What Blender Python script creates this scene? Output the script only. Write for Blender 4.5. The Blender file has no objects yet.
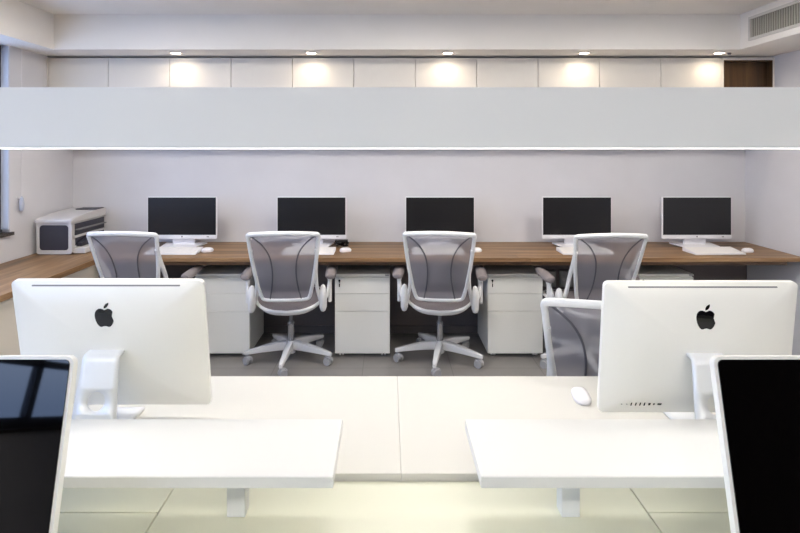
import bpy, bmesh, math, random
from mathutils import Vector, Matrix
random.seed(4)
S = bpy.context.scene
C = S.collection
PI = math.pi
R = math.radians

# ------------------------------------------------------------------ materials
def lin(c):
    return tuple(((v/255)/12.92 if v/255 <= .04045 else ((v/255+.055)/1.055)**2.4) for v in c) + (1,)

def mat(name, rgb, rough=.5, metal=0, spec=.5, coat=0):
    m = bpy.data.materials.new(name); m.use_nodes = True
    p = m.node_tree.nodes['Principled BSDF']
    p.inputs['Base Color'].default_value = lin(rgb)
    p.inputs['Roughness'].default_value = rough
    p.inputs['Metallic'].default_value = metal
    p.inputs['Specular IOR Level'].default_value = spec
    p.inputs['Coat Weight'].default_value = coat
    return m

def noisy(name, rgb, rgb2, scale=30, rough=.6, bump=.0, bscale=200, stretch=(1,1,1)):
    m = mat(name, rgb, rough)
    nt = m.node_tree; N = nt.nodes; L = nt.links; p = N['Principled BSDF']
    tc = N.new('ShaderNodeTexCoord'); mp = N.new('ShaderNodeMapping')
    mp.inputs['Scale'].default_value = stretch
    L.new(tc.outputs['Object'], mp.inputs['Vector'])
    n = N.new('ShaderNodeTexNoise'); n.inputs['Scale'].default_value = scale; n.inputs['Detail'].default_value = 5
    L.new(mp.outputs[0], n.inputs['Vector'])
    r = N.new('ShaderNodeValToRGB')
    r.color_ramp.elements[0].position = .35; r.color_ramp.elements[0].color = lin(rgb)
    r.color_ramp.elements[1].position = .65; r.color_ramp.elements[1].color = lin(rgb2)
    L.new(n.outputs['Fac'], r.inputs[0]); L.new(r.outputs[0], p.inputs['Base Color'])
    if bump:
        n2 = N.new('ShaderNodeTexNoise'); n2.inputs['Scale'].default_value = bscale
        b = N.new('ShaderNodeBump'); b.inputs['Strength'].default_value = bump; b.inputs['Distance'].default_value = .002
        L.new(tc.outputs['Object'], n2.inputs['Vector'])
        L.new(n2.outputs['Fac'], b.inputs['Height']); L.new(b.outputs[0], p.inputs['Normal'])
    return m

def wood(name, dark, mid, light, axis='x', rough=.42, bands=5.0):
    m = mat(name, mid, rough)
    nt = m.node_tree; N = nt.nodes; L = nt.links; p = N['Principled BSDF']
    tc = N.new('ShaderNodeTexCoord'); mp = N.new('ShaderNodeMapping')
    st = {'x': (.55, 9, 9), 'y': (9, .55, 9), 'z': (9, 9, .6)}[axis]
    mp.inputs['Scale'].default_value = st
    L.new(tc.outputs['Object'], mp.inputs['Vector'])
    n = N.new('ShaderNodeTexNoise'); n.inputs['Scale'].default_value = 1.6
    n.inputs['Detail'].default_value = 8; n.inputs['Roughness'].default_value = .62; n.inputs['Distortion'].default_value = .6
    L.new(mp.outputs[0], n.inputs['Vector'])
    r = N.new('ShaderNodeValToRGB'); e = r.color_ramp.elements
    e[0].position = .3; e[0].color = lin(dark); e[1].position = .72; e[1].color = lin(light)
    k = e.new(.5); k.color = lin(mid)
    L.new(n.outputs['Fac'], r.inputs[0])
    # boards glued side by side, each a little darker or lighter
    mp2 = N.new('ShaderNodeMapping')
    s2 = {'x': (.7, 8, 0), 'y': (8, .7, 0), 'z': (bands, 0, 0)}[axis]
    mp2.inputs['Scale'].default_value = s2
    L.new(tc.outputs['Object'], mp2.inputs['Vector'])
    vo = N.new('ShaderNodeTexVoronoi'); vo.distance = 'CHEBYCHEV'; vo.inputs['Scale'].default_value = 1
    vo.inputs['Randomness'].default_value = .25
    L.new(mp2.outputs[0], vo.inputs['Vector'])
    hs = N.new('ShaderNodeHueSaturation')
    sep = N.new('ShaderNodeSeparateColor'); L.new(vo.outputs['Color'], sep.inputs[0])
    mr = N.new('ShaderNodeMapRange'); mr.inputs['To Min'].default_value = .82; mr.inputs['To Max'].default_value = 1.14
    L.new(sep.outputs[0], mr.inputs['Value']); L.new(mr.outputs[0], hs.inputs['Value'])
    L.new(r.outputs[0], hs.inputs['Color']); L.new(hs.outputs[0], p.inputs['Base Color'])
    return m

def emis(name, rgb, s):
    m = bpy.data.materials.new(name); m.use_nodes = True
    p = m.node_tree.nodes['Principled BSDF']
    p.inputs['Base Color'].default_value = (.8, .8, .8, 1)
    p.inputs['Emission Color'].default_value = rgb + (1,)
    p.inputs['Emission Strength'].default_value = s
    return m

def mesh_fabric(name, rgb, opac):
    m = bpy.data.materials.new(name); m.use_nodes = True
    nt = m.node_tree; N = nt.nodes; L = nt.links; p = N['Principled BSDF']
    p.inputs['Base Color'].default_value = lin(rgb); p.inputs['Roughness'].default_value = .75
    t = N.new('ShaderNodeBsdfTransparent'); mx = N.new('ShaderNodeMixShader')
    mx.inputs[0].default_value = opac
    L.new(t.outputs[0], mx.inputs[1]); L.new(p.outputs[0], mx.inputs[2])
    L.new(mx.outputs[0], N['Material Output'].inputs[0])
    return m

def pane_glass(name):
    m = bpy.data.materials.new(name); m.use_nodes = True
    nt = m.node_tree; N = nt.nodes; L = nt.links
    N.remove(N['Principled BSDF'])
    t = N.new('ShaderNodeBsdfTransparent'); t.inputs[0].default_value = (.93, .96, .98, 1)
    g = N.new('ShaderNodeBsdfGlossy'); g.inputs['Roughness'].default_value = .02
    mx = N.new('ShaderNodeMixShader'); mx.inputs[0].default_value = .06
    L.new(t.outputs[0], mx.inputs[1]); L.new(g.outputs[0], mx.inputs[2])
    L.new(mx.outputs[0], N['Material Output'].inputs[0])
    return m

WALL = noisy('wall_paint', (217, 215, 217), (221, 219, 221), 3, .85, .12, 350)
CEIL = noisy('ceiling_paint', (238, 233, 225), (240, 235, 228), 3, .9, .1, 300)
CABW = mat('cabinet_lacquer', (226, 220, 210), .45)
CREAM = mat('cream_panel', (222, 214, 200), .5)
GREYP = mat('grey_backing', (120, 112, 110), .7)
WOODT = wood('walnut_worktop', (88, 64, 40), (140, 107, 72), (176, 142, 102), 'x')
WOODY = wood('walnut_worktop_left', (88, 64, 40), (140, 107, 72), (176, 142, 102), 'y')
WOODN = wood('dark_walnut', (56, 38, 20), (88, 62, 34), (112, 83, 49), 'z')
WOODR = wood('added_dark_panelling', (34, 25, 20), (46, 34, 27), (58, 43, 34), 'z', .6)  # invented panelling out of view, dark so the front screens reflect little
DESKW = mat('desk_white', (216, 214, 206), .38)
DESKY = mat('desk_panel_ivory', (221, 221, 201), .4)
SHELFW = mat('shelf_white', (224, 224, 220), .35)
EDGE = mat('shelf_edge_grey', (216, 217, 213), .4)
STEELW = mat('post_white', (226, 228, 228), .35)
PEND = mat('pendant_enamel', (236, 237, 236), .5)
ALU = mat('pale_aluminium', (243, 242, 236), .36, .1)
ALUS = mat('stand_aluminium', (236, 238, 240), .3, .25)
BLK = mat('gloss_black', (10, 10, 11), .12)
GLASSB = mat('black_glass', (4, 3, 3), .03, 0, .7)
SCREEN = mat('dark_screen', (22, 21, 23), .28, 0, .5)
SCRF = mat('screen_panel', (5, 5, 6), .03, 0, .6)
WPLA = mat('white_plastic', (236, 234, 236), .4)
KEYS = mat('key_white', (244, 240, 236), .5)
DGREY = mat('dark_grey', (58, 58, 66), .45)
MGREY = mat('mid_grey', (128, 128, 130), .5)
LGREY = mat('light_grey', (176, 176, 176), .5)
CHW = mat('chair_white', (238, 238, 236), .32)
CHROME = mat('chrome', (190, 190, 192), .14, 1)
POL = mat('polished_aluminium', (240, 240, 240), .2, .3)
PAD = mat('arm_pad', (138, 130, 130), .6)
SEATF = noisy('seat_fabric', (118, 110, 112), (132, 124, 126), 220, .85, .3, 600)
MESHF = mesh_fabric('back_mesh', (168, 165, 172), .62)
SEAM = mat('mesh_seam', (84, 84, 92), .7)
PEDW = mat('pedestal_paint', (236, 235, 228), .45)
PRW = mat('printer_white', (206, 203, 201), .45)
PRD = mat('printer_dark', (52, 52, 62), .35)
STONE = noisy('sill_stone', (60, 54, 50), (86, 78, 72), 40, .4)
FRAMEW = mat('window_frame', (70, 74, 84), .45)
GLASS = pane_glass('window_glass')
PENDL = emis('pendant_diffuser', (1.0, .97, .91), 2.5)
PENDU = emis('added_uplight', (1.0, .95, .87), 24)  # glow added on top of the pendants to brighten the ceiling
DOWNL = emis('downlight_lens', (1.0, .88, .70), 25)
GRILL = mat('grille_metal', (176, 172, 160), .5)
RUB = mat('castor_grey', (158, 158, 160), .4)

# ------------------------------------------------------------------ mesh helpers
def new(): return bmesh.new()

def box(bm, x0, x1, y0, y1, z0, z1, bev=0, seg=2):
    vs = [bm.verts.new((x, y, z)) for x in (x0, x1) for y in (y0, y1) for z in (z0, z1)]
    f = [(0,1,3,2), (4,6,7,5), (0,4,5,1), (2,3,7,6), (0,2,6,4), (1,5,7,3)]
    fs = [bm.faces.new([vs[i] for i in q]) for q in f]
    if bev:
        ed = {e for q in fs for e in q.edges}
        bmesh.ops.bevel(bm, geom=list(ed), offset=bev, segments=seg, profile=.5, affect='EDGES')
    return vs

def cyl(bm, p0, p1, r0, r1=None, seg=20, caps=True):
    r1 = r0 if r1 is None else r1
    p0 = Vector(p0); p1 = Vector(p1); d = (p1-p0).normalized()
    a = d.orthogonal().normalized(); b = d.cross(a)
    A = []; B = []
    for i in range(seg):
        t = 2*PI*i/seg; v = a*math.cos(t) + b*math.sin(t)
        A.append(bm.verts.new(p0+v*r0)); B.append(bm.verts.new(p1+v*r1))
    for i in range(seg):
        j = (i+1) % seg; bm.faces.new((A[i], A[j], B[j], B[i]))
    if caps:
        bm.faces.new(A[::-1]); bm.faces.new(B)

def tube(bm, pts, rad, closed=False, seg=10, up=None):
    """sweep an ellipse (rad = r or (r_side, r_up), or list of them) along pts"""
    pts = [Vector(p) for p in pts]; n = len(pts)
    rings = []
    up0 = Vector(up) if up else Vector((0, 0, 1))
    for i, p in enumerate(pts):
        if closed: t = pts[(i+1) % n] - pts[i-1]
        else: t = pts[min(i+1, n-1)] - pts[max(i-1, 0)]
        t.normalize()
        a = t.cross(up0)
        if a.length < 1e-3: a = t.cross(Vector((0, 1, .01)))
        a.normalize(); b = a.cross(t).normalized()
        r = rad[i] if isinstance(rad, list) else rad
        ra, rb = r if isinstance(r, tuple) else (r, r)
        rings.append([bm.verts.new(p + a*ra*math.cos(2*PI*k/seg) + b*rb*math.sin(2*PI*k/seg)) for k in range(seg)])
    m = n if closed else n-1
    for i in range(m):
        A = rings[i]; B = rings[(i+1) % n]
        for k in range(seg):
            q = (k+1) % seg; bm.faces.new((A[k], A[q], B[q], B[k]))
    if not closed:
        bm.faces.new(rings[0][::-1]); bm.faces.new(rings[-1])

def smooth_pts(pts, sub=6, closed=False):
    """Catmull-Rom"""
    P = [Vector(p) for p in pts]; n = len(P); out = []
    rng = range(n) if closed else range(n-1)
    for i in rng:
        if closed: a, b, c, d = P[i-1], P[i], P[(i+1) % n], P[(i+2) % n]
        else: a, b, c, d = P[max(i-1, 0)], P[i], P[i+1], P[min(i+2, n-1)]
        for k in range(sub):
            t = k/sub
            out.append(.5*((2*b) + (c-a)*t + (2*a-5*b+4*c-d)*t*t + (3*b-a-3*c+d)*t**3))
    if not closed: out.append(P[-1])
    return out

def prism(bm, poly, fn0, fn1):
    """poly of 2-D points, fn0/fn1 map (u,v) to the two faces"""
    A = [bm.verts.new(fn0(u, v)) for u, v in poly]; B = [bm.verts.new(fn1(u, v)) for u, v in poly]
    n = len(poly)
    for i in range(n):
        j = (i+1) % n; bm.faces.new((A[i], A[j], B[j], B[i]))
    bm.faces.new(A[::-1]); bm.faces.new(B)

def rrect(w, h, r, n=5, cx=0, cy=0):
    out = []
    for (sx, sy, a0) in ((1, 1, 0), (-1, 1, 90), (-1, -1, 180), (1, -1, 270)):
        for k in range(n+1):
            a = R(a0 + 90*k/n)
            out.append((cx + sx*(w/2-r) + r*math.cos(a), cy + sy*(h/2-r) + r*math.sin(a)))
    return out

def obj(name, bm, m, parent=None, smooth=False, loc=None):
    bmesh.ops.remove_doubles(bm, verts=bm.verts, dist=1e-6)
    bmesh.ops.recalc_face_normals(bm, faces=bm.faces)
    me = bpy.data.meshes.new(name); bm.to_mesh(me); bm.free()
    me.materials.append(m)
    o = bpy.data.objects.new(name, me); C.objects.link(o)
    if parent: o.parent = parent
    if smooth:
        for p in me.polygons: p.use_smooth = True
        try: me.set_sharp_from_angle(angle=R(38))
        except Exception: pass
    if loc: o.location = loc
    return o

def tag(o, label, cat, group=None):
    o['label'] = label; o['category'] = cat
    if group: o['group'] = group
    return o

def thing(name, label, cat, loc=(0,0,0), rz=0, group=None):
    o = bpy.data.objects.new(name, None); C.objects.link(o)
    o.empty_display_size = .1
    o.location = loc; o.rotation_euler = (0, 0, rz)
    return tag(o, label, cat, group)

def struct(name, bm, m, parent=None):
    o = obj(name, bm, m, parent)
    o['kind'] = 'structure'
    return o

def copy_tree(o, parent=None):
    c = o.copy(); C.objects.link(c)
    c.parent = parent
    for ch in list(o.children): copy_tree(ch, c)
    return c

def dup(o, label, loc, rz=None):
    c = copy_tree(o); c.location = loc
    if rz is not None: c.rotation_euler = (0, 0, rz)
    c['label'] = label
    return c

def B(*a, **k):
    bm = new(); box(bm, *a, **k); return bm

# ------------------------------------------------------------------ room
XL, XR, YB, YF, ZC = -2.557, 2.90, 4.33, -4.6, 2.43
ZS = 2.184                                  # underside of soffits
floor = B(XL-.25, XR+.2, YF-.2, YB+.2, -.1, 0)
FL = mat('floor_tile', (120, 116, 112), .38)
nt = FL.node_tree; N = nt.nodes; L = nt.links
tc = N.new('ShaderNodeTexCoord'); bk = N.new('ShaderNodeTexBrick')
bk.offset = 0; bk.inputs['Scale'].default_value = 1; bk.inputs['Brick Width'].default_value = .6; bk.inputs['Row Height'].default_value = .6
bk.inputs['Mortar Size'].default_value = .003
bk.inputs['Color1'].default_value = lin((136, 132, 128)); bk.inputs['Color2'].default_value = lin((130, 126, 122)); bk.inputs['Mortar'].default_value = lin((112, 108, 105))
mpf = N.new('ShaderNodeMapping'); mpf.inputs['Location'].default_value = (.17, -.02, 0)
L.new(tc.outputs['Object'], mpf.inputs[0]); L.new(mpf.outputs[0], bk.inputs['Vector'])
nz = N.new('ShaderNodeTexNoise'); nz.inputs['Scale'].default_value = 6; L.new(tc.outputs['Object'], nz.inputs['Vector'])
mr = N.new('ShaderNodeMapRange'); mr.inputs['To Min'].default_value = .88; mr.inputs['To Max'].default_value = 1.1
L.new(nz.outputs['Fac'], mr.inputs['Value'])
hs = N.new('ShaderNodeHueSaturation'); L.new(bk.outputs['Color'], hs.inputs['Color']); L.new(mr.outputs[0], hs.inputs['Value'])
L.new(hs.outputs[0], N['Principled BSDF'].inputs['Base Color'])
struct('floor', floor, FL)
struct('ceiling', B(XL-.25, XR+.2, YF-.2, YB+.2, ZC, ZC+.1), CEIL)
struct('wall_back', B(XL-.25, XR+.2, YB, YB+.2, 0, ZC), WALL)
struct('wall_right', B(XR, XR+.2, YF, YB, 0, ZC), WALL)
struct('wall_front', B(XL-.25, XR+.2, YF-.2, YF, 0, ZC), WOODR)
# left wall with a long window opening
WY0, WY1, WZ0, WZ1 = -4.3, 3.605, .925, ZS
bm = new()
box(bm, XL-.2, XL, YF, YB, 0, WZ0); box(bm, XL-.2, XL, YF, YB, WZ1, ZC)
box(bm, XL-.2, XL, WY1, YB, WZ0, WZ1); box(bm, XL-.2, XL, YF, WY0, WZ0, WZ1)
struct('wall_left', bm, WALL)
bm = new()
fx0, fx1 = XL-.10, XL-.05
box(bm, fx0, fx1, WY0, WY1, WZ0+.001, WZ0+.07); box(bm, fx0, fx1, WY0, WY1, WZ1-.06, WZ1-.001)
ys = [WY1-.001 - i*1.0 for i in range(8)]
for y in ys: box(bm, fx0, fx1, y-.07, y, WZ0+.07, WZ1-.06)
box(bm, fx0, fx1, WY0+.001, WY0+.07, WZ0+.07, WZ1-.06)
box(bm, fx0, fx1, WY0+.07, WY1-.07, 1.33, 1.38)
win = struct('window_1', bm, FRAMEW)
struct('window_pane', B(XL-.08, XL-.075, WY0+.01, WY1-.01, WZ0+.01, WZ1-.01), GLASS, win)
REV = mat('reveal_lining', (206, 212, 226), .6)
struct('trim_6', B(XL-.05, XL-.001, WY1-.012, WY1-.001, WZ0+.02, WZ1-.002), REV)
struct('trim_1', B(XL-.05, XL+.018, WY0, WY1+.02, WZ0-.022, WZ0+.0), STONE)
struct('added_reflection_panel', B(XR-.02, XR, YF, -.3, 0, ZS), WOODR)  # unseen panelling added to keep the right screen's reflection dark
# soffits
struct('trim_2', B(XL, XR, 3.74, YB, ZS, ZC), CEIL)
struct('trim_3', B(XL, -2.344, YF, 3.74, ZS, ZC), CEIL)
struct('trim_4', B(2.47, XR, YF, 3.74, ZS, ZC), CEIL)
# grey backing board on the wall below the counter
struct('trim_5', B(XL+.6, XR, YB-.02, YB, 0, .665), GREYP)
struct('baseboard_back', B(XL+.6, XR, YB-.032, YB-.02, 0, .06), mat('base_grey', (112, 106, 104), .5))

# ------------------------------------------------------------------ overhead cabinets
ords = ['leftmost', 'second from the left', 'third from the left', 'fourth from the left', 'fifth from the left', 'middle one, sixth from the left',
        'fifth from the wooden niche', 'fourth from the wooden niche', 'third from the wooden niche', 'second from the wooden niche', 'one right beside the wooden niche']
CX0 = (47-388)*4.0/533; CW = (722-47)/11*4.0/533
CZ0, CZ1 = 1.62, ZS-.012
for i in range(11):
    x0 = CX0 + i*CW; x1 = x0 + CW
    lit = ', lit by a downlight' if i in (2, 4, 6, 8, 10) else ', in dimmer light between downlights' if i else ', in dim light'
    t = thing('wall_cabinet', 'white flush overhead cabinet, ' + ords[i] + lit, 'cabinet', (x0, 4.0, CZ0), 0, 'overhead cabinets along the back wall')
    bm = new(); w = CW
    if i == 0: box(bm, 0.0005, .012, -.001, .325, 0, CZ1-CZ0)
    else: box(bm, 0.0005, .012, .022, .325, 0, CZ1-CZ0)
    box(bm, w-.012, w-.0005, .022, .325, 0, CZ1-CZ0)
    box(bm, .012, w-.012, .022, .325, CZ1-CZ0-.016, CZ1-CZ0); box(bm, .012, w-.012, .022, .325, 0, .016)
    box(bm, .012, w-.012, .312, .325, .016, CZ1-CZ0-.016)
    obj('cabinet_body', bm, CABW, t)
    obj('door', B(.0145 if i == 0 else .002, w-.002, 0, .019, .002, CZ1-CZ0-.004, bev=.0012, seg=1), CABW, t)
nx0 = CX0 + 11*CW; nx1 = XR-.0
t = thing('wall_niche', 'open overhead niche lined in dark walnut at the right end of the cabinets', 'niche', (nx0, 4.0, CZ0))
bm = new(); w = nx1-nx0; h = CZ1-CZ0
box(bm, .002, .012, 0, .325, 0, h); box(bm, w-.012, w-.001, 0, .325, 0, h); box(bm, .012, w-.012, 0, .325, h-.02, h); box(bm, .012, w-.012, 0, .325, 0, .016)
obj('carcass', bm, CABW, t)
bm = new(); box(bm, .012, .018, .004, .3, .016, h-.02); box(bm, w-.018, w-.012, .004, .3, .016, h-.02)
box(bm, .018, w-.018, .06, .075, .016, h-.02); box(bm, .018, w-.018, .004, .06, h-.026, h-.02)
obj('walnut_lining', bm, WOODN, t)

# ------------------------------------------------------------------ downlights
dl = thing('downlight', 'glowing recessed downlight in the soffit, leftmost of the row', 'ceiling light', ((176-388)*3.88/533, 3.88, ZS), 0, 'warm downlights in the soffit')
bm = new()
for (ra, rb, z0, z1) in ((.033, .043, -.003, -.0005),):
    n = 28
    rings = [[bm.verts.new((r*math.cos(2*PI*i/n), r*math.sin(2*PI*i/n), z)) for i in range(n)] for (r, z) in ((ra, z1), (ra, z0), (rb, z0), (rb, z1))]
    for a in range(4):
        A = rings[a]; Bq = rings[(a+1) % 4]
        for i in range(n):
            bm.faces.new((A[i], A[(i+1) % n], Bq[(i+1) % n], Bq[i]))
obj('trim_ring', bm, WPLA, dl)
bm = new(); cyl(bm, (0, 0, -.002), (0, 0, -.0006), .032, seg=24); obj('lens', bm, DOWNL, dl)
xs = [176, 311, 448, 584, 719]
names = ['leftmost of the row', 'second from the left', 'middle of the row', 'fourth from the left', 'rightmost, beside the walnut niche']
for i, px in enumerate(xs):
    x = (px-388)*3.88/533
    if i: dup(dl, 'glowing recessed downlight in the soffit, ' + names[i], (x, 3.88, ZS))
    ld = bpy.data.lights.new('downlight_beam', 'SPOT'); ld.energy = 3.0; ld.color = (1, .84, .64); ld.spot_size = R(165); ld.spot_blend = .8
    ld.shadow_soft_size = .025
    lo = bpy.data.objects.new('downlight_beam', ld); C.objects.link(lo); lo.location = (x, 3.88, ZS-.012)
bm = new(); cyl(bm, (0, 0, -.012), (0, 0, -.0005), .010, .014, seg=16)
tag(obj('smoke_sensor', bm, MGREY, None, True, ((729-388)*3.88/533, 3.88, ZS)), 'tiny grey sensor beside the rightmost downlight', 'sensor')

# ------------------------------------------------------------------ air conditioning grille on right bulkhead
t = thing('air_grille', 'metal slatted air conditioning grille on the right bulkhead', 'air vent', (2.47, 3.64, 2.224))
gx = -.012; gl = 1.5; gh = .160
bm = new()
box(bm, gx, 0, -gl, 0, 0, .018); box(bm, gx, 0, -gl, 0, gh-.018, gh); box(bm, gx, 0, -.02, 0, .018, gh-.018); box(bm, gx, 0, -gl, -gl+.02, .018, gh-.018)
obj('frame', bm, mat('grille_frame', (206, 202, 194), .5), t)
bm = new(); y = -.026
while y > -gl+.02:
    box(bm, -.008, -.002, y-.009, y, .018, gh-.018); y -= .021
obj('louvre', bm, GRILL, t)
obj('backing', B(-.0015, -.0003, -gl+.02, -.02, .018, gh-.018), mat('duct_dark', (70, 68, 62), .7), t)

# ------------------------------------------------------------------ pendants
PY = 1.2
def pendant(name, label, y, z0):
    t = thing(name, label, 'pendant light', (.03, y, z0))
    h0, h1 = .0025, .1350; d = .035
    bm = new(); box(bm, -1.65, 1.65, -d, -d+.003, h0, h1); box(bm, -1.65, 1.65, d-.003, d, h0, h1); box(bm, -1.65, -1.647, -d+.003, d-.003, h0, h1); box(bm, 1.647, 1.65, -d+.003, d-.003, h0, h1); box(bm, -1.647, 1.647, -d+.003, d-.003, .05, .09); obj('housing', bm, PEND, t)
    obj('added_uplight_strip', B(-1.6, 1.6, -d+.006, d-.006, .0905, .094), PENDU, t)  # added light source, sunk below the rim so it stays hidden
    obj('diffuser', B(-1.645, 1.645, -d+.002, d-.002, 0, h0-.0005), PENDL, t)
    
    for s in (-1, 1):
        bm = new(); cyl(bm, (s*1.45, 0, h1), (s*1.45, 0, ZC-z0-.02), .0012, seg=8); cyl(bm, (s*1.45, 0, h1), (s*1.45, 0, h1+.02), .006, seg=12)
        cyl(bm, (s*1.45, 0, ZC-z0-.022), (s*1.45, 0, ZC-z0-.0005), .03, seg=24); obj('suspension_cable', bm, CHROME, t)
    return t
pendant('linear_pendant', 'long white linear pendant light hanging over the white desks', PY, 1.4955)
pendant('linear_pendant', 'added unseen linear pendant light behind the camera, to light the room', -1.3, 1.9)  # unseen lamp, put in to light the room from behind the camera

# out-of-view ceiling lights, added to brighten the chairs and the room
PANL = emis('added_fill_glow', (1.0, .96, .92), 40)
PANR = emis('added_rear_fill_glow', (1.0, .95, .89), 33)
def panel(lab, x, y, sx=.6, sy=.3, lens=None):
    t = thing('added_fill_light', lab, 'ceiling light', (x, y, ZC), 0, 'added fill lights')
    bm = new(); a, b = sx/2, sy/2
    box(bm, -a-.02, a+.02, -b-.02, -b, -.008, -.0005); box(bm, -a-.02, a+.02, b, b+.02, -.008, -.0005)
    box(bm, -a-.02, -a, -b, b, -.008, -.0005); box(bm, a, a+.02, -b, b, -.008, -.0005)
    obj('panel_frame', bm, WPLA, t); obj('lens', B(-a, a, -b, b, -.005, -.0008), lens or PANL, t)
for y, w_ in ((2.62, 'over the chairs'), (-.7, 'over the rear of the room')):
    for x, v_ in ((-1.5, 'left'), (.2, 'centre'), (1.7, 'right')):
        panel('added unseen fill light ' + w_ + ', ' + v_ + ' one', x, y, lens=None if y > 0 else PANR)

# ------------------------------------------------------------------ wooden counters
t = thing('wall_counter', 'long walnut counter along the back wall', 'counter', (0, 0, 0))
bm = new(); box(bm, -2.004, XR-.001, 3.70, YB-.001, .702, .73, bev=.0015, seg=1); obj('worktop', bm, WOODT, t)
bm = new(); box(bm, -1.95, 2.78, 3.715, YB-.04, .678, .7018); obj('under_frame', bm, wood('frame_walnut', (66, 47, 30), (98, 72, 48), (120, 92, 64), 'x'), t)
t = thing('wall_counter', 'walnut counter along the left wall under the window, carrying the printer', 'counter', (0, 0, 0))
obj('worktop', B(XL+.001, -2.006, .6, YB-.001, .695, .73, bev=.0015, seg=1), WOODY, t)
t = thing('low_cabinet', 'cream panelled low cabinet under the left counter', 'cabinet', (0, 0, 0))
obj('cabinet_body', B(XL+.01, -2.052, .65, 4.29, .0, .694), CREAM, t)
obj('front_panel', B(-2.0515, -2.034, .65, 3.70, .05, .690, bev=.001, seg=1), CREAM, t)
SB = mat('socket_grey', (150, 153, 150), .5)
for k, (px, lab) in enumerate(((549.5, 'grey socket box on the wall below the counter, left one beside the pedestal'), (566, 'grey socket box on the wall below the counter, right one behind the chair arm'))):
    x = (px-388)*4.28/533
    t = thing('socket_box', lab, 'socket', (x, YB-.021, .38), 0, 'socket boxes below the counter')
    obj('box_body', B(-.05, .05, -.04, 0, 0, .125, bev=.004), SB, t)
    bm = new()
    for q in (-.022, .022): cyl(bm, (q, -.0405, .06), (q, -.042, .06), .014, seg=16)
    obj('outlet', bm, LGREY, t)

# ------------------------------------------------------------------ pedestals
def pedestal(x0, label, w=.392):
    t = thing('drawer_pedestal', label, 'drawer cabinet', (x0+w/2, 3.80, 0), 0, 'drawer pedestals under the back counter')
    h = w/2
    bm = new(); box(bm, -h, h, .020, .43, .027, .58)
    box(bm, -h, h, 0, .43, .58, .595, bev=.002, seg=1); obj('carcass', bm, PEDW, t)
    zz = [(.456, .570), (.331, .4535), (.029, .3285)]
    for k, (a, b) in enumerate(zz):
        d = obj('drawer', B(-h+.001, h-.001, 0, .0195, a, b, bev=.001, seg=1), PEDW, t)
        if k == 0:
            bm = new(); cyl(bm, (-h+.033, -.002, .548), (-h+.033, 0, .548), .0075, seg=16)
            box(bm, -h+.0305, -h+.0355, -.006, -.001, .534, .552)
            box(bm, -h+.030, -h+.036, -.004, -.0012, .503, .528)
            lk = obj('lock', bm, BLK, d); lk['label'] = 'black lock with a hanging key'
    bm = new(); box(bm, h-.034, h-.006, -.0012, 0, .583, .591)
    tg = obj('name_plate', bm, MGREY, t); tg['label'] = 'small grey plate'
    for sx in (-1, 1):
        for yy in (.045, .385):
            bm = new(); cx = sx*(h-.045)
            box(bm, cx-.012, cx+.012, yy-.012, yy+.012, .018, .0268)
            for q in (-.016, .004): cyl(bm, (cx+q, yy, .0125), (cx+q+.012, yy, .0125), .0125, seg=14)
            obj('castor', bm, WPLA, t, True)
    return t
pedestal(-1.378, 'pale drawer pedestal partly behind the left computer, left of the first swivel base')
pedestal(-.379, 'pale three-drawer pedestal between the two middle chairs')
pedestal(.711, 'pale three-drawer pedestal right of the centre chair, left side showing')
pedestal(1.786, 'pale drawer pedestal showing only its top above the right computer')

# ------------------------------------------------------------------ monitors, keyboards, mice on back counter
MW, MH = .532, .322
def monitor(label, x, rz=0):
    t = thing('monitor', label, 'monitor', (x, 4.12, .7305), rz, 'monitors on the back counter')
    z0 = .064
    bm = new(); prism(bm, rrect(MW, MH, .006, 3, 0, z0+MH/2), lambda u, v: (u, -.018, v), lambda u, v: (u, -.002, v))
    box(bm, -.16, .16, -.002, .04, z0+.06, z0+.25, bev=.01)
    obj('casing', bm, WPLA, t)
    s = obj('screen', B(-MW/2+.005, MW/2-.005, -.0195, -.0182, z0+.030, z0+MH-.005), SCREEN, t); s['label'] = 'switched off dark screen'
    bm = new(); cyl(bm, (0, -.0182, z0+.016), (0, -.0188, z0+.016), .006, seg=20); obj('round_emblem', bm, MGREY, t)
    obj('power_button', B(.19, .208, -.0188, -.0182, z0+.012, z0+.018), MGREY, t)
    bm = new(); box(bm, -.085, .085, .012, .03, .016, z0+.1, bev=.004); obj('neck', bm, WPLA, t)
    bm = new(); pl = [(-.13, -.10), (.13, -.10), (.16, .085), (-.16, .085)]
    prism(bm, pl, lambda u, v: (u, v, .008), lambda u, v: (u, v, .018)); obj('base', bm, WPLA, t, False)
    bm = new(); prism(bm, [(u*.92, v*.9) for u, v in pl], lambda u, v: (u, v, 0), lambda u, v: (u, v, .0079)); f = obj('foot_pad', bm, DGREY, t)
    return t
def px2x(px, d): return (px-388)*d/533
monitor('white framed dark monitor on the back counter, nearest the printer', px2x(182, 4.10))
monitor('white framed dark monitor with black cables behind its base', px2x(311.5, 4.10))
monitor('white framed dark monitor directly behind the centre chair back', px2x(440, 4.10))
monitor('white framed dark monitor left of the tilted chair back by the right computer', px2x(577, 4.10))
monitor('white framed dark monitor nearest the right wall', px2x(697, 4.10))

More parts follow.
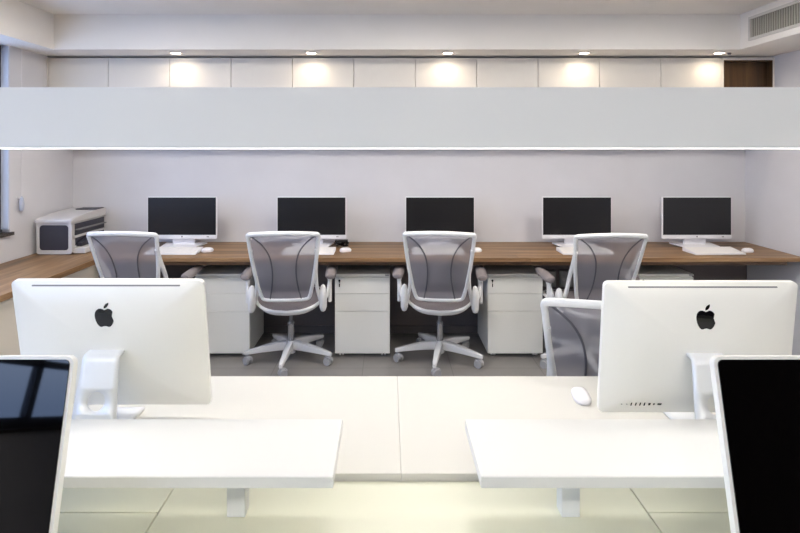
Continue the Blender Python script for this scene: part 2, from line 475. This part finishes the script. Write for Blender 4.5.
KW, KD = .37, .165
def keyboard(label, x, y, rz=0):
    t = thing('keyboard', label, 'keyboard', (x, y, .7305), rz, 'keyboards on the back counter')
    bm = new()
    zr = .028; zf = .008
    a = [bm.verts.new(p) for p in ((-KW/2, 0, 0), (KW/2, 0, 0), (KW/2, KD, 0), (-KW/2, KD, 0))]
    b = [bm.verts.new(p) for p in ((-KW/2, 0, zf), (KW/2, 0, zf), (KW/2, KD, zr), (-KW/2, KD, zr))]
    bm.faces.new(a[::-1]); bm.faces.new(b)
    for i in range(4): bm.faces.new((a[i], a[(i+1) % 4], b[(i+1) % 4], b[i]))
    bmesh.ops.bevel(bm, geom=list(bm.edges), offset=.002, segments=2, affect='EDGES')
    obj('keyboard_body', bm, WPLA, t)
    bm = new(); rows = 6; cols = 15; sl = (zr-zf)/KD
    for r in range(rows):
        for c in range(cols):
            if r == 0 and 4 <= c <= 8: continue
            x0 = -KW/2+.008 + c*(KW-.016)/cols; y0 = .010 + r*(KD-.020)/rows
            w_ = (KW-.016)/cols-.0028; h_ = (KD-.020)/rows-.0028
            z0 = zf + sl*y0; z1 = zf + sl*(y0+h_)
            v = [bm.verts.new(p) for p in ((x0, y0, z0+.003), (x0+w_, y0, z0+.003), (x0+w_, y0+h_, z1+.003), (x0, y0+h_, z1+.003),
                                           (x0, y0, z0), (x0+w_, y0, z0), (x0+w_, y0+h_, z1), (x0, y0+h_, z1))]
            bm.faces.new(v[:4])
            for i in range(4): bm.faces.new((v[i], v[i+4], v[(i+1) % 4+4], v[(i+1) % 4]))
    x0 = -KW/2+.008 + 4*(KW-.016)/cols; x1 = -KW/2+.008 + 9*(KW-.016)/cols-.0028
    box(bm, x0, x1, .010, .029, zf+.001, zf+.0065)
    obj('keys', bm, KEYS, t)
    return t
keyboard('white keyboard in front of the monitor nearest the printer', px2x(173, 3.86), 3.80)
keyboard('white keyboard in front of the monitor with black cables', px2x(309, 3.86), 3.80)
keyboard('white keyboard seen through the mesh of the centre chair', px2x(438, 3.86), 3.80)
keyboard('white keyboard left of and behind the tilted chair back', px2x(586, 3.86), 3.80)
keyboard('white keyboard in front of the monitor nearest the right wall', px2x(716, 3.86), 3.80, R(3))

def mouse_mesh(L_, W_, H_):
    bm = new(); n = 24; K = 6
    rings = []
    for k in range(K+1):
        f = math.cos(k/K*PI/2)**.75 if k < K else 0
        z = .3*H_ + .7*H_*math.sin(k/K*PI/2)
        if f == 0: break
        ring = []
        for i in range(n):
            a = 2*PI*i/n; c, s = math.cos(a), math.sin(a)
            u = math.copysign(abs(c)**.75, c)*W_/2*f; v = math.copysign(abs(s)**.75, s)*L_/2*f
            ring.append(bm.verts.new((u, v, z)))
        rings.append(ring)
    b0 = [bm.verts.new((v.co.x*.9, v.co.y*.92, 0)) for v in rings[0]]
    bm.faces.new(b0[::-1])
    allr = [b0] + rings
    for A, Q in zip(allr, allr[1:]):
        for i in range(n): bm.faces.new((A[i], A[(i+1) % n], Q[(i+1) % n], Q[i]))
    top = bm.verts.new((0, 0, H_))
    A = allr[-1]
    for i in range(n): bm.faces.new((A[i], A[(i+1) % n], top))
    return bm
def mouse(label, x, y, z, rz, L_=.088, W_=.055, H_=.032):
    o = obj('computer_mouse', mouse_mesh(L_, W_, H_), WPLA, None, True, (x, y, z)); o.rotation_euler = (0, 0, rz)
    tag(o, label, 'mouse', 'computer mice')
mouse('white mouse on the back counter nearest the printer', px2x(207.5, 3.92), 3.92, .7305, R(-70))
mouse('white mouse on the counter right of the keyboard between the middle chairs', px2x(345.5, 3.92), 3.92, .7305, R(-70))
mouse('white mouse just right of the centre chair back', px2x(476, 3.92), 3.92, .7305, R(-80))
mouse('white mouse on the back counter nearest the right wall', px2x(745.5, 3.92), 3.90, .7305, R(-75))

# black cables and adapter by the second monitor
bm = new(); ox, oy = -.362, 4.15
random.seed(8)
for k in range(5):
    pts = [(random.uniform(-.055, .055), random.uniform(-.03, .06), .006 + .006*k + random.uniform(0, .012)) for _ in range(6)]
    tube(bm, smooth_pts(pts, 6, True), .0042, True, 8)
o = thing('cable_coil', 'tangled black cables and adapter beside the second monitor base', 'cable', (ox, oy-.03, .7305))
obj('cable', bm, BLK, o, True)
obj('adapter', B(-.05, .05, .0, .05, .030, .050, bev=.004), BLK, o)

# ------------------------------------------------------------------ printer
t = thing('printer', 'white and dark grey laser printer on the left counter by the wall', 'printer', (-2.505, 3.80, .7305))
PW, PD = .262, .46
bm = new()
box(bm, 0, PW-.02, .012, PD, .012, .225, bev=.008); obj('printer_body', bm, PRW, t)
bm = new(); prism(bm, rrect(.205, .178, .022, 4, .124, .122), lambda u, v: (u, .002, v), lambda u, v: (u, .0125, v))
q = obj('side_panel', bm, PRD, t); q['label'] = 'dark grey rounded side panel'
# white side surround with a rounded lower edge
bm = new(); ring_o = rrect(.252, .226, .02, 4, .126, .118); ring_i = rrect(.207, .180, .022, 4, .124, .122)
n = len(ring_o)
A = [bm.verts.new((u, .0, v)) for u, v in ring_o]; Bi = [bm.verts.new((u, .0, v)) for u, v in ring_i]
A2 = [bm.verts.new((u, .0125, v)) for u, v in ring_o]; B2 = [bm.verts.new((u, .0125, v)) for u, v in ring_i]
for i in range(n):
    j = (i+1) % n
    bm.faces.new((A[i], A[j], Bi[j], Bi[i])); bm.faces.new((A2[i], A2[j], A[j], A[i])); bm.faces.new((Bi[i], Bi[j], B2[j], B2[i])); bm.faces.new((A2[i], B2[i], B2[j], A2[j]))
obj('side_surround', bm, PRW, t)
bm = new()   # domed lid, higher to the rear
prof = [(-.012, .226), (-.012, .250), (.03, .262), (.15, .274), (.34, .285), (PD+.0, .288), (PD+.0, .226)]
prism(bm, prof, lambda u, v: (-.008, u, v), lambda u, v: (PW-.006, u, v))
bmesh.ops.bevel(bm, geom=list(bm.edges), offset=.006, segments=2, affect='EDGES')
obj('lid', bm, PRW, t)
obj('control_panel', B(.09, PW-.01, PD-.14, PD-.03, .286, .293, bev=.002), DGREY, t)
bm = new(); box(bm, PW-.0205, PW-.014, .05, PD-.02, .13, .215); box(bm, PW-.0205, PW-.014, .06, PD-.02, .06, .115)
q = obj('paper_slots', bm, PRD, t); q['label'] = 'dark paper openings'
obj('output_tray', B(PW-.02, PW+.012, .05, PD-.03, .168, .176, bev=.002), MGREY, t)
obj('divider', B(PW-.0195, PW-.004, .03, PD-.02, .115, .132, bev=.002), PRW, t)
bm = new(); box(bm, PW-.02, PW+.07, .03, .36, .004, .046, bev=.006); obj('paper_tray', bm, PRW, t)
bm = new()
prism(bm, [(.07, .062), (.07, .085), (.20, .118), (.30, .112), (.36, .062)], lambda u, v: (PW-.0135, u, v-.012), lambda u, v: (PW+.02, u, v-.012))
obj('catch_tray', bm, PRD, t)
bm = new()
for (a, b) in ((.03, .03), (.21, .03), (.03, .42), (.21, .42)): cyl(bm, (a, b, 0), (a, b, .0125), .012, seg=12)
obj('feet', bm, DGREY, t)

# ------------------------------------------------------------------ blind cord
x, y = XL+.03, 3.68
t = thing('blind_cord', 'white blind cord with a pale plastic weight by the left window', 'blind cord', (x, y, 1.055))
bm = new(); cyl(bm, (0, 0, .08), (0, 0, ZS-1.055), .0015, seg=8); obj('cord', bm, WPLA, t)
bm = new(); tube(bm, [(0, 0, 0), (0, 0, .012), (0, 0, .05), (0, 0, .09), (0, 0, .105)], [.006, .014, .017, .012, .004], seg=16, up=(0, 1, 0))
obj('cord_weight', bm, mat('weight_grey', (186, 190, 204), .35), t, True)
bm = new(); box(bm, -.029, -.001, -.008, .008, 0.09, .1); obj('bracket', bm, WPLA, t)

# ------------------------------------------------------------------ chairs
def yb(x, z):            # the surface of the backrest
    return -.275 - (z-.5)*.36 - .035*(1-(x/.22)**2)*(.6 if z < .6 else 1)
def make_chair(label, arm_z=.606, drop=0):
    t = thing('office_chair', label, 'office chair', (0, 0, 0), 0, 'white mesh swivel chairs')
    # outer loop of the backrest
    loop2 = [(-.216, .945), (-.185, .956), (0, .966), (.185, .956), (.216, .945), (.214, .90), (.206, .82), (.196, .74), (.183, .66), (.168, .58), (.155, .53), (.135, .508), (.06, .503), (-.06, .503), (-.135, .508), (-.155, .53), (-.168, .58), (-.183, .66), (-.196, .74), (-.206, .82), (-.214, .90)]
    pts = smooth_pts([(x, yb(x, z), z) for x, z in loop2], 4, True)
    bm = new(); tube(bm, pts, [((.0148 if p.z > .93 else .0128), .011) for p in pts], True, 10, up=(0, 1, 0)); obj('back_frame', bm, CHW, t, True)
    # mesh panel
    bm = new(); nz, nx = 14, 12
    def halfw(z):
        tab = [(.503, .150), (.53, .155), (.58, .168), (.66, .183), (.74, .196), (.82, .206), (.90, .214), (.955, .213)]
        for (a, wa), (b, wb) in zip(tab, tab[1:]):
            if z <= b: return wa + (wb-wa)*(z-a)/(b-a)
        return tab[-1][1]
    g = []
    for i in range(nz+1):
        z = .506 + (.95-.506)*i/nz
        g.append([bm.verts.new((halfw(z)*(2*j/nx-1), yb(halfw(z)*(2*j/nx-1), z), z + .008*(1-(2*j/nx-1)**2)*i/nz)) for j in range(nx+1)])
    for i in range(nz):
        for j in range(nx): bm.faces.new((g[i][j], g[i][j+1], g[i+1][j+1], g[i+1][j]))
    o = obj('back_mesh', bm, MESHF, t, True); o['label'] = 'see-through grey mesh'
    for s in (-1, 1):
        pl = smooth_pts([(s*x, yb(s*x, z)-.002, z) for x, z in ((.195, .942), (.130, .885), (.092, .82), (.077, .75), (.075, .68), (.083, .60), (.10, .512))], 5)
        bm = new(); tube(bm, pl, (.0042, .0028), False, 6, up=(0, 1, 0)); q = obj('seam', bm, SEAM, o, True)
    # uprights, from the loop to the seat
    for s in (-1, 1):
        pl = smooth_pts([(s*.206, yb(.2, .86)+.006, .86), (s*.200, yb(.2, .77)+.030, .77), (s*.193, -.265, .66), (s*.198, -.225, .56), (s*.218, -.185, .46)], 4)
        bm = new(); tube(bm, pl, (.012, .018), False, 10, up=(0, 1, 0)); obj('upright', bm, CHW, t, True)
        # rounded bracket at the seat side
        bm = new(); tube(bm, [(s*.236, -.20, z) for z in (.395, .402, .425, .48, .54, .568, .576)], [(.004, .008), (.016, .026), (.025, .04), (.026, .045), (.023, .04), (.014, .026), (.004, .008)], False, 14, up=(0, 1, 0))
        obj('side_bracket', bm, CHW, t, True)
    # seat
    def outline(f, n=40):
        out = []
        for i in range(n):
            a = 2*PI*i/n; c, s_ = math.cos(a), math.sin(a)
            x = math.copysign(abs(c)**.55, c)*.232*f
            if s_ >= 0: y = .02 + abs(s_)**.6*.235*f
            else: y = .02 - abs(s_)**.9*.265*f
            out.append((x, y))
        return out
    def sz(x, y, f=1): return .438 + .012*(abs(x)/.23)**2 - .028*max(0, (-(y-.02)/.265))**1.5*(1-(abs(x)/.25)**2)
    bm = new(); rings = []
    for f, dz in ((1, 0), (.9, .012), (.7, .018), (.45, .016), (.2, .014)):
        rings.append([bm.verts.new((x, y, sz(x, y)+dz)) for x, y in outline(f)])
    low = [bm.verts.new((x, y, sz(x, y)-.02)) for x, y in outline(.93)]
    allr = [low] + rings; n = 40
    for A, Q in zip(allr, allr[1:]):
        for i in range(n): bm.faces.new((A[i], A[(i+1) % n], Q[(i+1) % n], Q[i]))
    bm.faces.new(rings[-1]); bm.faces.new(low[::-1])
    o = obj('seat', bm, SEATF, t, True)
    pts = [(x, y, sz(x, y)-.004) for x, y in outline(1.0)]
    bm = new(); tube(bm, pts, (.011, .011), True, 10); obj('seat_rim', bm, CHW, t, True)
    bm = new(); r1 = [bm.verts.new((x, y, sz(x, y)-.012)) for x, y in outline(.99)]; r2 = [bm.verts.new((x, y, sz(x, y)-.034)) for x, y in outline(.93)]
    r3 = [bm.verts.new((x, y, .396)) for x, y in outline(.5)]
    for A, Q in ((r1, r2), (r2, r3)):
        for i in range(n): bm.faces.new((A[i], A[(i+1) % n], Q[(i+1) % n], Q[i]))
    bm.faces.new(r3); bm.faces.new(r1[::-1]); obj('seat_pan', bm, CHW, t, True)
    seat_parts = [o for o in t.children if o.name.split('.')[0] in ('seat', 'seat_rim', 'seat_pan')]
    for o in seat_parts: o.location.z = -drop
    # armrests
    for s in (-1, 1):
        bm = new()
        pl = smooth_pts([(s*.238, -.17, .46), (s*.262, -.15, min(.50, arm_z-.02)), (s*.276, -.125, min(.57, arm_z-.01)), (s*.281, -.10, arm_z)], 4)
        tube(bm, pl, [(.013, .024)]*len(pl), False, 10, up=(0, 1, 0)); 
        tube(bm, [(s*.278, -.12, z) for z in (arm_z-.17, arm_z-.165, arm_z-.03, arm_z)], [(.006, .01), (.013, .022), (.013, .024), (.018, .03)], False, 10, up=(0, 1, 0))
        a = obj('armrest', bm, CHW, t, True)
        bm = new(); ys_ = (-.185, -.18, -.155, -.08, .02, .075, .09, .094)
        tube(bm, [(s*(.285-(.02 if y_ > 0 else 0)*0), y_, arm_z+.022+.06*(y_+.1)) for y_ in ys_], [(.010, .006), (.026, .017), (.037, .026), (.038, .026), (.036, .022), (.028, .016), (.016, .010), (.005, .003)], False, 16)
        q = obj('arm_pad', bm, PAD, a, True); q['label'] = 'grey padded arm top'
    # mechanism and column
    obj('mechanism', B(-.06, .06, -.09, .09, .355-drop, .3965-drop, bev=.012), LGREY, t)
    bm = new(); cyl(bm, (0, 0, .26), (0, 0, .356), .0125); cyl(bm, (0, 0, .255), (0, 0, .268), .024, .021); obj('gas_rod', bm, mat('rod_grey', (150, 150, 152), .3, .7) if 'rod_grey' not in bpy.data.materials else bpy.data.materials['rod_grey'], t, True)
    bm = new(); cyl(bm, (0, 0, .10), (0, 0, .256), .0235); obj('column', bm, CHROME, t, True)
    bm = new(); tube(bm, [(0, 0, z) for z in (.045, .05, .10, .125, .135)], [.024, .032, .040, .038, .026], False, 24, up=(0, 1, 0)); obj('base_hub', bm, POL, t, True)
    for k in range(5):
        a = R(-96 + 72*k); c, s_ = math.cos(a), math.sin(a)
        bm = new()
        st = [(.03, .024, .076, .138), (.10, .026, .078, .134), (.20, .021, .074, .117), (.29, .016, .068, .098), (.318, .011, .066, .090)]
        sec = []
        for r_, hw, z0, z1 in st:
            sec.append([bm.verts.new((r_*c - q*hw*s_*w_, r_*s_ + q*hw*c*w_, z)) for q, z, w_ in ((-1, z0, .75), (1, z0, .75), (1, (z0+z1)/2, 1), (1, z1-.004, .8), (.0, z1, 1), (-1, z1-.004, .8), (-1, (z0+z1)/2, 1))])
        for A, Q in zip(sec, sec[1:]):
            for i in range(7): bm.faces.new((A[i], A[(i+1) % 7], Q[(i+1) % 7], Q[i]))
        bm.faces.new(sec[0][::-1]); bm.faces.new(sec[-1])
        lg = obj('leg', bm, POL, t, True)
        bm = new(); px_, py_ = .303*c, .303*s_
        cyl(bm, (px_, py_, .045), (px_, py_, .075), .008, seg=12)
        b_ = a + R(35 + 50*(k % 2)); ax = Vector((math.cos(b_), math.sin(b_), 0)); pv = Vector((-ax.y, ax.x, 0))*.012
        ctr = Vector((px_, py_, .027)) + pv
        tube(bm, [ctr + ax*q for q in (-.012, .012)], .012, False, 12)
        for s in (-1, 1): cyl(bm, ctr + ax*s*.006, ctr + ax*s*.024, .027, .026, seg=20)
        # hood over the wheels
        hood = [ctr + pv.normalized()*(.030*math.cos(q)) + Vector((0, 0, .030*math.sin(q))) for q in [R(20+14*i) for i in range(11)]]
        tube(bm, hood, [(.006, .010)]*len(hood), False, 8, up=tuple(ax))
        obj('castor', bm, RUB, lg, True)
    return t
def place(o, x, y, rz): o.location = (x, y, 0); o.rotation_euler = (0, 0, rz)
ch = make_chair('white framed mesh swivel chair left of the narrow three-drawer pedestal, full base showing')
place(ch, -.686, 3.77, R(4))
dup(ch, 'white framed mesh swivel chair at the centre, in front of the middle monitor', (.366, 3.77, 0), R(-6))
dup(ch, 'white framed mesh swivel chair beside the printer, showing above the left computer', (-1.638, 3.77, 0), R(-3))
dup(ch, 'white framed mesh swivel chair, back turned slightly, behind the right computer at the back counter', (1.350, 3.70, 0), R(2))
c5 = make_chair('white framed mesh chair right behind the white desk, partly hidden by the right computer', .42, .055)
place(c5, .878, 2.255, R(-15))

# ------------------------------------------------------------------ white bench desks
ZD = .73; ZF = .746
def legs(t, x0, x1, y0, y1, top):
    for x in (x0, x1):
        for y in (y0, y1):
            obj('leg', B(x-.025, x+.025, y-.025, y+.025, 0, top, bev=.002, seg=1), STEELW, t)
for (x0, x1, lab) in ((-1.37, .0297, 'white far desk top on the left of the centre seam'), (.0303, 1.43, 'white far desk top on the right of the centre seam')):
    t = thing('office_desk', lab, 'desk', (0, 0, 0), 0, 'white bench desks')
    obj('worktop', B(x0, x1, 1.232, 1.755, ZF-.0235, ZF, bev=.0012, seg=1), DESKW, t)
    legs(t, x0+.06, x1-.06, 1.30, 1.70, ZF-.024)
t = thing('office_desk', 'ivory near desk with cover panels, below the raised shelves', 'desk', (0, 0, 0), 0, 'white bench desks')
obj('worktop', B(-.4825, .5455, .50, 1.229, ZD-.022, ZD, bev=.001, seg=1), DESKY, t)
obj('worktop', B(-1.37, -.4855, .50, 1.1225, ZD-.022, ZD, bev=.001, seg=1), DESKY, t)
obj('worktop', B(.5485, 1.43, .50, 1.1225, ZD-.022, ZD, bev=.001, seg=1), DESKY, t)
obj('cable_flap', B(-1.37, -.4855, 1.1255, 1.229, ZD-.022, ZD, bev=.001, seg=1), DESKY, t)
obj('cable_flap', B(.5485, 1.43, 1.1255, 1.229, ZD-.022, ZD, bev=.001, seg=1), DESKY, t)
obj('under_tray', B(-1.36, 1.42, .56, 1.222, ZD-.06, ZD-.0225), MGREY, t)
legs(t, -1.31, 1.37, .55, 1.18, ZD-.0605)

def shelf(label, x0, x1, posts):
    t = thing('raised_shelf', label, 'shelf', (0, 0, ZD), 0, 'raised shelves on the white desks')
    obj('shelf_board', B(x0, x1, 1.010, 1.223, .1245, .146, bev=.0008, seg=1), SHELFW, t)
    bm = new(); box(bm, x0+.0005, x1-.0005, 1.0085, 1.0099, .125, .1452); obj('edge_band', bm, EDGE, t)
    for x in posts:
        obj('post', B(x-.019, x+.019, 1.108, 1.143, .0003, .1244, bev=.0012, seg=1), STEELW, t)
shelf('white raised shelf on a square post, on the left between the computers', -1.30, -.104, (-.316, -1.10))
shelf('white raised shelf on a square post, on the right between the computers', .176, 1.38, (.380, 1.17))

mouse('white mouse on the white desk beside the right computer', px2x(581, 1.60), 1.60, ZF+.0002, R(-8), .100, .052, .022)

# ------------------------------------------------------------------ all-in-one computers
HW, VB, VT = .258, -.205, .165
LOGO = [(205,180),(185,170),(160,162),(130,164),(105,180),(87,207),(80,245),(83,285),(93,325),(110,365),(130,393),(150,408),(170,410),(190,402),(215,398),(240,403),(260,410),(280,407),(300,388),(318,360),(330,325),(312,312),(298,290),(292,262),(297,232),(318,205),(300,180),(275,166),(250,163),(225,175)]
LEAF = [(200,158),(203,130),(220,105),(245,90),(262,84),(260,112),(243,140),(222,155)]
def imac(label, x, y, z, rz, tilt, group='all-in-one computers'):
    """screen faces local -y; origin on the desk below the hinge"""
    t = thing('desktop_computer', label, 'computer', (x, y, z), rz, group)
    HZ = .247 if not rz else (.235 if x < 0 else .231)
    ca, sa = math.cos(tilt), math.sin(tilt)
    def W(u, w, v):   # body frame (u across, w depth back, v up) to the thing's frame; tilts the top backwards
        return (u, w*ca + v*sa, HZ - w*sa + v*ca)
    cv = (VT+VB)/2; hh = (VT-VB)/2
    def depth(f): return .014 + .032*(1-min(1, f)**4)
    def T(u, v): return depth(max(abs(u)/HW, abs(v-cv)/hh))
    bm = new(); out = rrect(2*HW, 2*hh, .014, 6)
    fr = [bm.verts.new(W(u, 0, v+cv)) for u, v in out]; rings = [fr]
    for f in (1, .993, .98, .96, .93, .89, .85, .80, .75, .70, .65, .60, .55, .50, .45, .40, .34, .26, .12):
        rings.append([bm.verts.new(W(u*f, depth(f), v*f+cv)) for u, v in out])
    n = len(out)
    for A, Q in zip(rings, rings[1:]):
        for i in range(n): bm.faces.new((A[i], A[(i+1) % n], Q[(i+1) % n], Q[i]))
    bm.faces.new(fr[::-1]); bm.faces.new(rings[-1])
    obj('casing', bm, ALU, t, True)
    # glass front over the display, chin below
    bm = new(); prism(bm, rrect(2*HW-.012, 2*hh-.070, .009, 5, 0, cv+.030), lambda u, v: W(u, -.0022, v), lambda u, v: W(u, .0002, v))
    q = obj('screen', bm, GLASSB, t); q['label'] = 'black glossy switched off screen'
    def mark(poly, s, cx, cy, w0, w1, mirror=1):
        return lambda bm: prism(bm, [((px_-cx)*s*mirror, -(py_-cy)*s) for px_, py_ in poly], w0, w1)
    # black emblem on the back (viewed from behind, x runs the other way) and on the chin
    bm = new(); sc = .0002
    for poly in (LOGO, LEAF):
        pp = [(-(a-205)*sc, -(b-260)*sc + (.078)) for a, b in poly]
        prism(bm, pp, lambda u, v: (u, -.001, v), lambda u, v: (u, .0007, v))
    bmesh.ops.triangulate(bm, faces=bm.faces)
    bmesh.ops.subdivide_edges(bm, edges=bm.edges, cuts=4, use_grid_fill=True)
    for v_ in bm.verts:
        u, w_, v = v_.co
        v_.co = W(u, T(u, v)+w_, v)
    q = obj('emblem', bm, BLK, t); q['label'] = 'black bitten apple emblem'
    bm = new()
    for poly in (LOGO, LEAF):
        pp = [((a-205)*.00011, -(b-260)*.00011 + VB+.035) for a, b in poly]
        prism(bm, pp, lambda u, v: W(u, .0002, v), lambda u, v: W(u, -.0006, v))
    q = obj('chin_emblem', bm, BLK, t); q['label'] = 'black bitten apple emblem on the chin'
    bm = new(); vv = VT-.011
    prism(bm, rrect(.397, .0035, .0016, 3, 0, vv), lambda u, v: W(u, T(0, v)-.006, v), lambda u, v: W(u, T(0, v)+.0003, v))
    q = obj('vent_slot', bm, MGREY, t); q['label'] = 'thin grey vent slot'
    bm = new(); vv = VB+.035                       # port row, at the left when seen from behind
    for px_, w_, h_ in ((623, .003, .002), (628, .003, .002), (632.5, .0035, .011), (637, .0035, .011), (641.3, .0035, .011), (645.6, .0035, .011), (650.5, .006, .008), (655, .0045, .006), (660.5, .011, .006)):
        u = -(px_-698)*.00272
        box_pts = [(u-w_/2, vv-h_/2), (u+w_/2, vv-h_/2), (u+w_/2, vv+h_/2), (u-w_/2, vv+h_/2)]
        prism(bm, box_pts, lambda a, b: W(a, T(a, b)-.003, b), lambda a, b: W(a, T(a, b)+.0004, b))
    q = obj('port_row', bm, BLK, t); q['label'] = 'row of small dark ports'
    bm = new(); box(bm, -.0465, .0465, .030, .0512, .2025, .2085, bev=.002); q = obj('hinge_slot', bm, BLK, t); q['label'] = 'small black hinge slot'
    # stand: foot plate, and a sloping neck with a round cable hole
    path = smooth_pts([(0, .034, .2065), (0, .060, .2035), (0, .0705, .197), (0, .079, .165), (0, .0905, .115), (0, .103, .06), (0, .110, .022), (0, .104, .0075), (0, .08, .0045), (0, .0, .0045), (0, -.055, .0045)], 6)
    ln = [0]
    for a, b in zip(path, path[1:]): ln.append(ln[-1] + (b-a).length)
    def P(s):
        s = max(0, min(ln[-1]-1e-6, s))
        for i in range(len(path)-1):
            if s <= ln[i+1]:
                return path[i].lerp(path[i+1], (s-ln[i])/(ln[i+1]-ln[i]))
        return path[-1]
    def wd(s):
        zz = P(s).z
        return .0435 + (.0135*min(1, (.25-zz)/.2) if zz < .25 else 0) 
    # find hole centre
    sh = min((abs(P(k*.001).z-.095), k*.001) for k in range(0, 200))[1]
    hr = .024; half = .034
    bm = new(); cache = {}
    def V(a, s):
        key = (round(a, 5), round(s, 5))
        if key not in cache:
            p = P(s); cache[key] = bm.verts.new((a, p.y, p.z))
        return cache[key]
    segs = []
    s = 0
    while s < sh-half-1e-6:
        e = min(s+.01, sh-half); segs.append((s, e)); s = e
    s = sh+half; segs2 = []
    while s < ln[-1]-1e-6:
        e = min(s+.01, ln[-1]); segs2.append((s, e)); s = e
    cols = 8
    for a, b in segs + segs2:
        for k in range(cols):
            f0, f1 = 2*k/cols-1, 2*(k+1)/cols-1
            bm.faces.new((V(f0*wd(a), a), V(f1*wd(a), a), V(f1*wd(b), b), V(f0*wd(b), b)))
    # patch around the hole: square boundary ring <-> circle
    NB = 32; outer = []; inner = []
    per = []
    for k in range(8): per.append((2*k/8-1, -1))
    for k in range(8): per.append((1, 2*k/8-1))
    for k in range(8): per.append((1-2*k/8, 1))
    for k in range(8): per.append((-1, 1-2*k/8))
    for (a, b) in per:
        s_ = sh + b*half
        outer.append(V(a*wd(s_), s_))
        th = math.atan2(b, a); inner.append(V(hr*math.cos(th), sh + hr*math.sin(th)))
    for i in range(NB):
        j = (i+1) % NB; bm.faces.new((outer[i], outer[j], inner[j], inner[i]))
    st = obj('stand', bm, ALUS, t, True)
    md = st.modifiers.new('thick', 'SOLIDIFY'); md.thickness = .007; md.offset = 0
    return t
imac('pale all-in-one computer seen from behind on the far left desk, black emblem on its back', -.755, 1.475, ZF+.0002, PI, R(10))
imac('pale all-in-one computer seen from behind beside the white mouse, small port row showing', .836, 1.455, ZF+.0002, PI, R(6.5))
imac('all-in-one computer at the bottom left corner, screen facing the camera with blue window reflections', -.800, .885, ZD+.0002, 0, R(13))
imac('all-in-one computer at the bottom right corner, black screen facing the camera', .820, .885, ZD+.0002, 0, R(13))

# ------------------------------------------------------------------ light
w = bpy.data.worlds.new('sky'); S.world = w; w.use_nodes = True
nt = w.node_tree; N = nt.nodes; L = nt.links; bg = N['Background']
tc = N.new('ShaderNodeTexCoord'); sp = N.new('ShaderNodeSeparateXYZ'); L.new(tc.outputs['Generated'], sp.inputs[0])
rp = N.new('ShaderNodeValToRGB'); e = rp.color_ramp.elements
e[0].position = .0; e[0].color = (.36, .48, .78, 1); e[1].position = .6; e[1].color = (.36, .52, .95, 1)
k = e.new(.06); k.color = (.55, .68, 1.0, 1)
L.new(sp.outputs['Z'], rp.inputs[0]); L.new(rp.outputs[0], bg.inputs[0]); bg.inputs[1].default_value = 5
for k in range(4):
    ld = bpy.data.lights.new('window_portal', 'AREA'); ld.shape = 'RECTANGLE'; ld.size = 2.0; ld.size_y = 1.2
    try: ld.cycles.is_portal = True
    except Exception: pass
    lo = bpy.data.objects.new('window_portal', ld); C.objects.link(lo)
    lo.location = (XL-.12, -3.3 + k*1.97, 1.555); lo.rotation_euler = (R(90), 0, R(-90))

# ------------------------------------------------------------------ camera
cd = bpy.data.cameras.new('camera'); cam = bpy.data.objects.new('camera', cd); C.objects.link(cam)
cd.sensor_width = 36; cd.lens = 24; cd.clip_start = .02
cam.location = (0, 0, 1.5); cam.rotation_euler = (R(90), 0, 0)
cd.shift_x = 12/800; cd.shift_y = -119.5/800
S.camera = cam
vs = S.view_settings
vs.view_transform = 'Standard'; vs.look = 'None'; vs.gamma = 1; vs.use_curve_mapping = False
vs.exposure = -0.08
S.cycles.max_bounces = 12; S.cycles.diffuse_bounces = 6
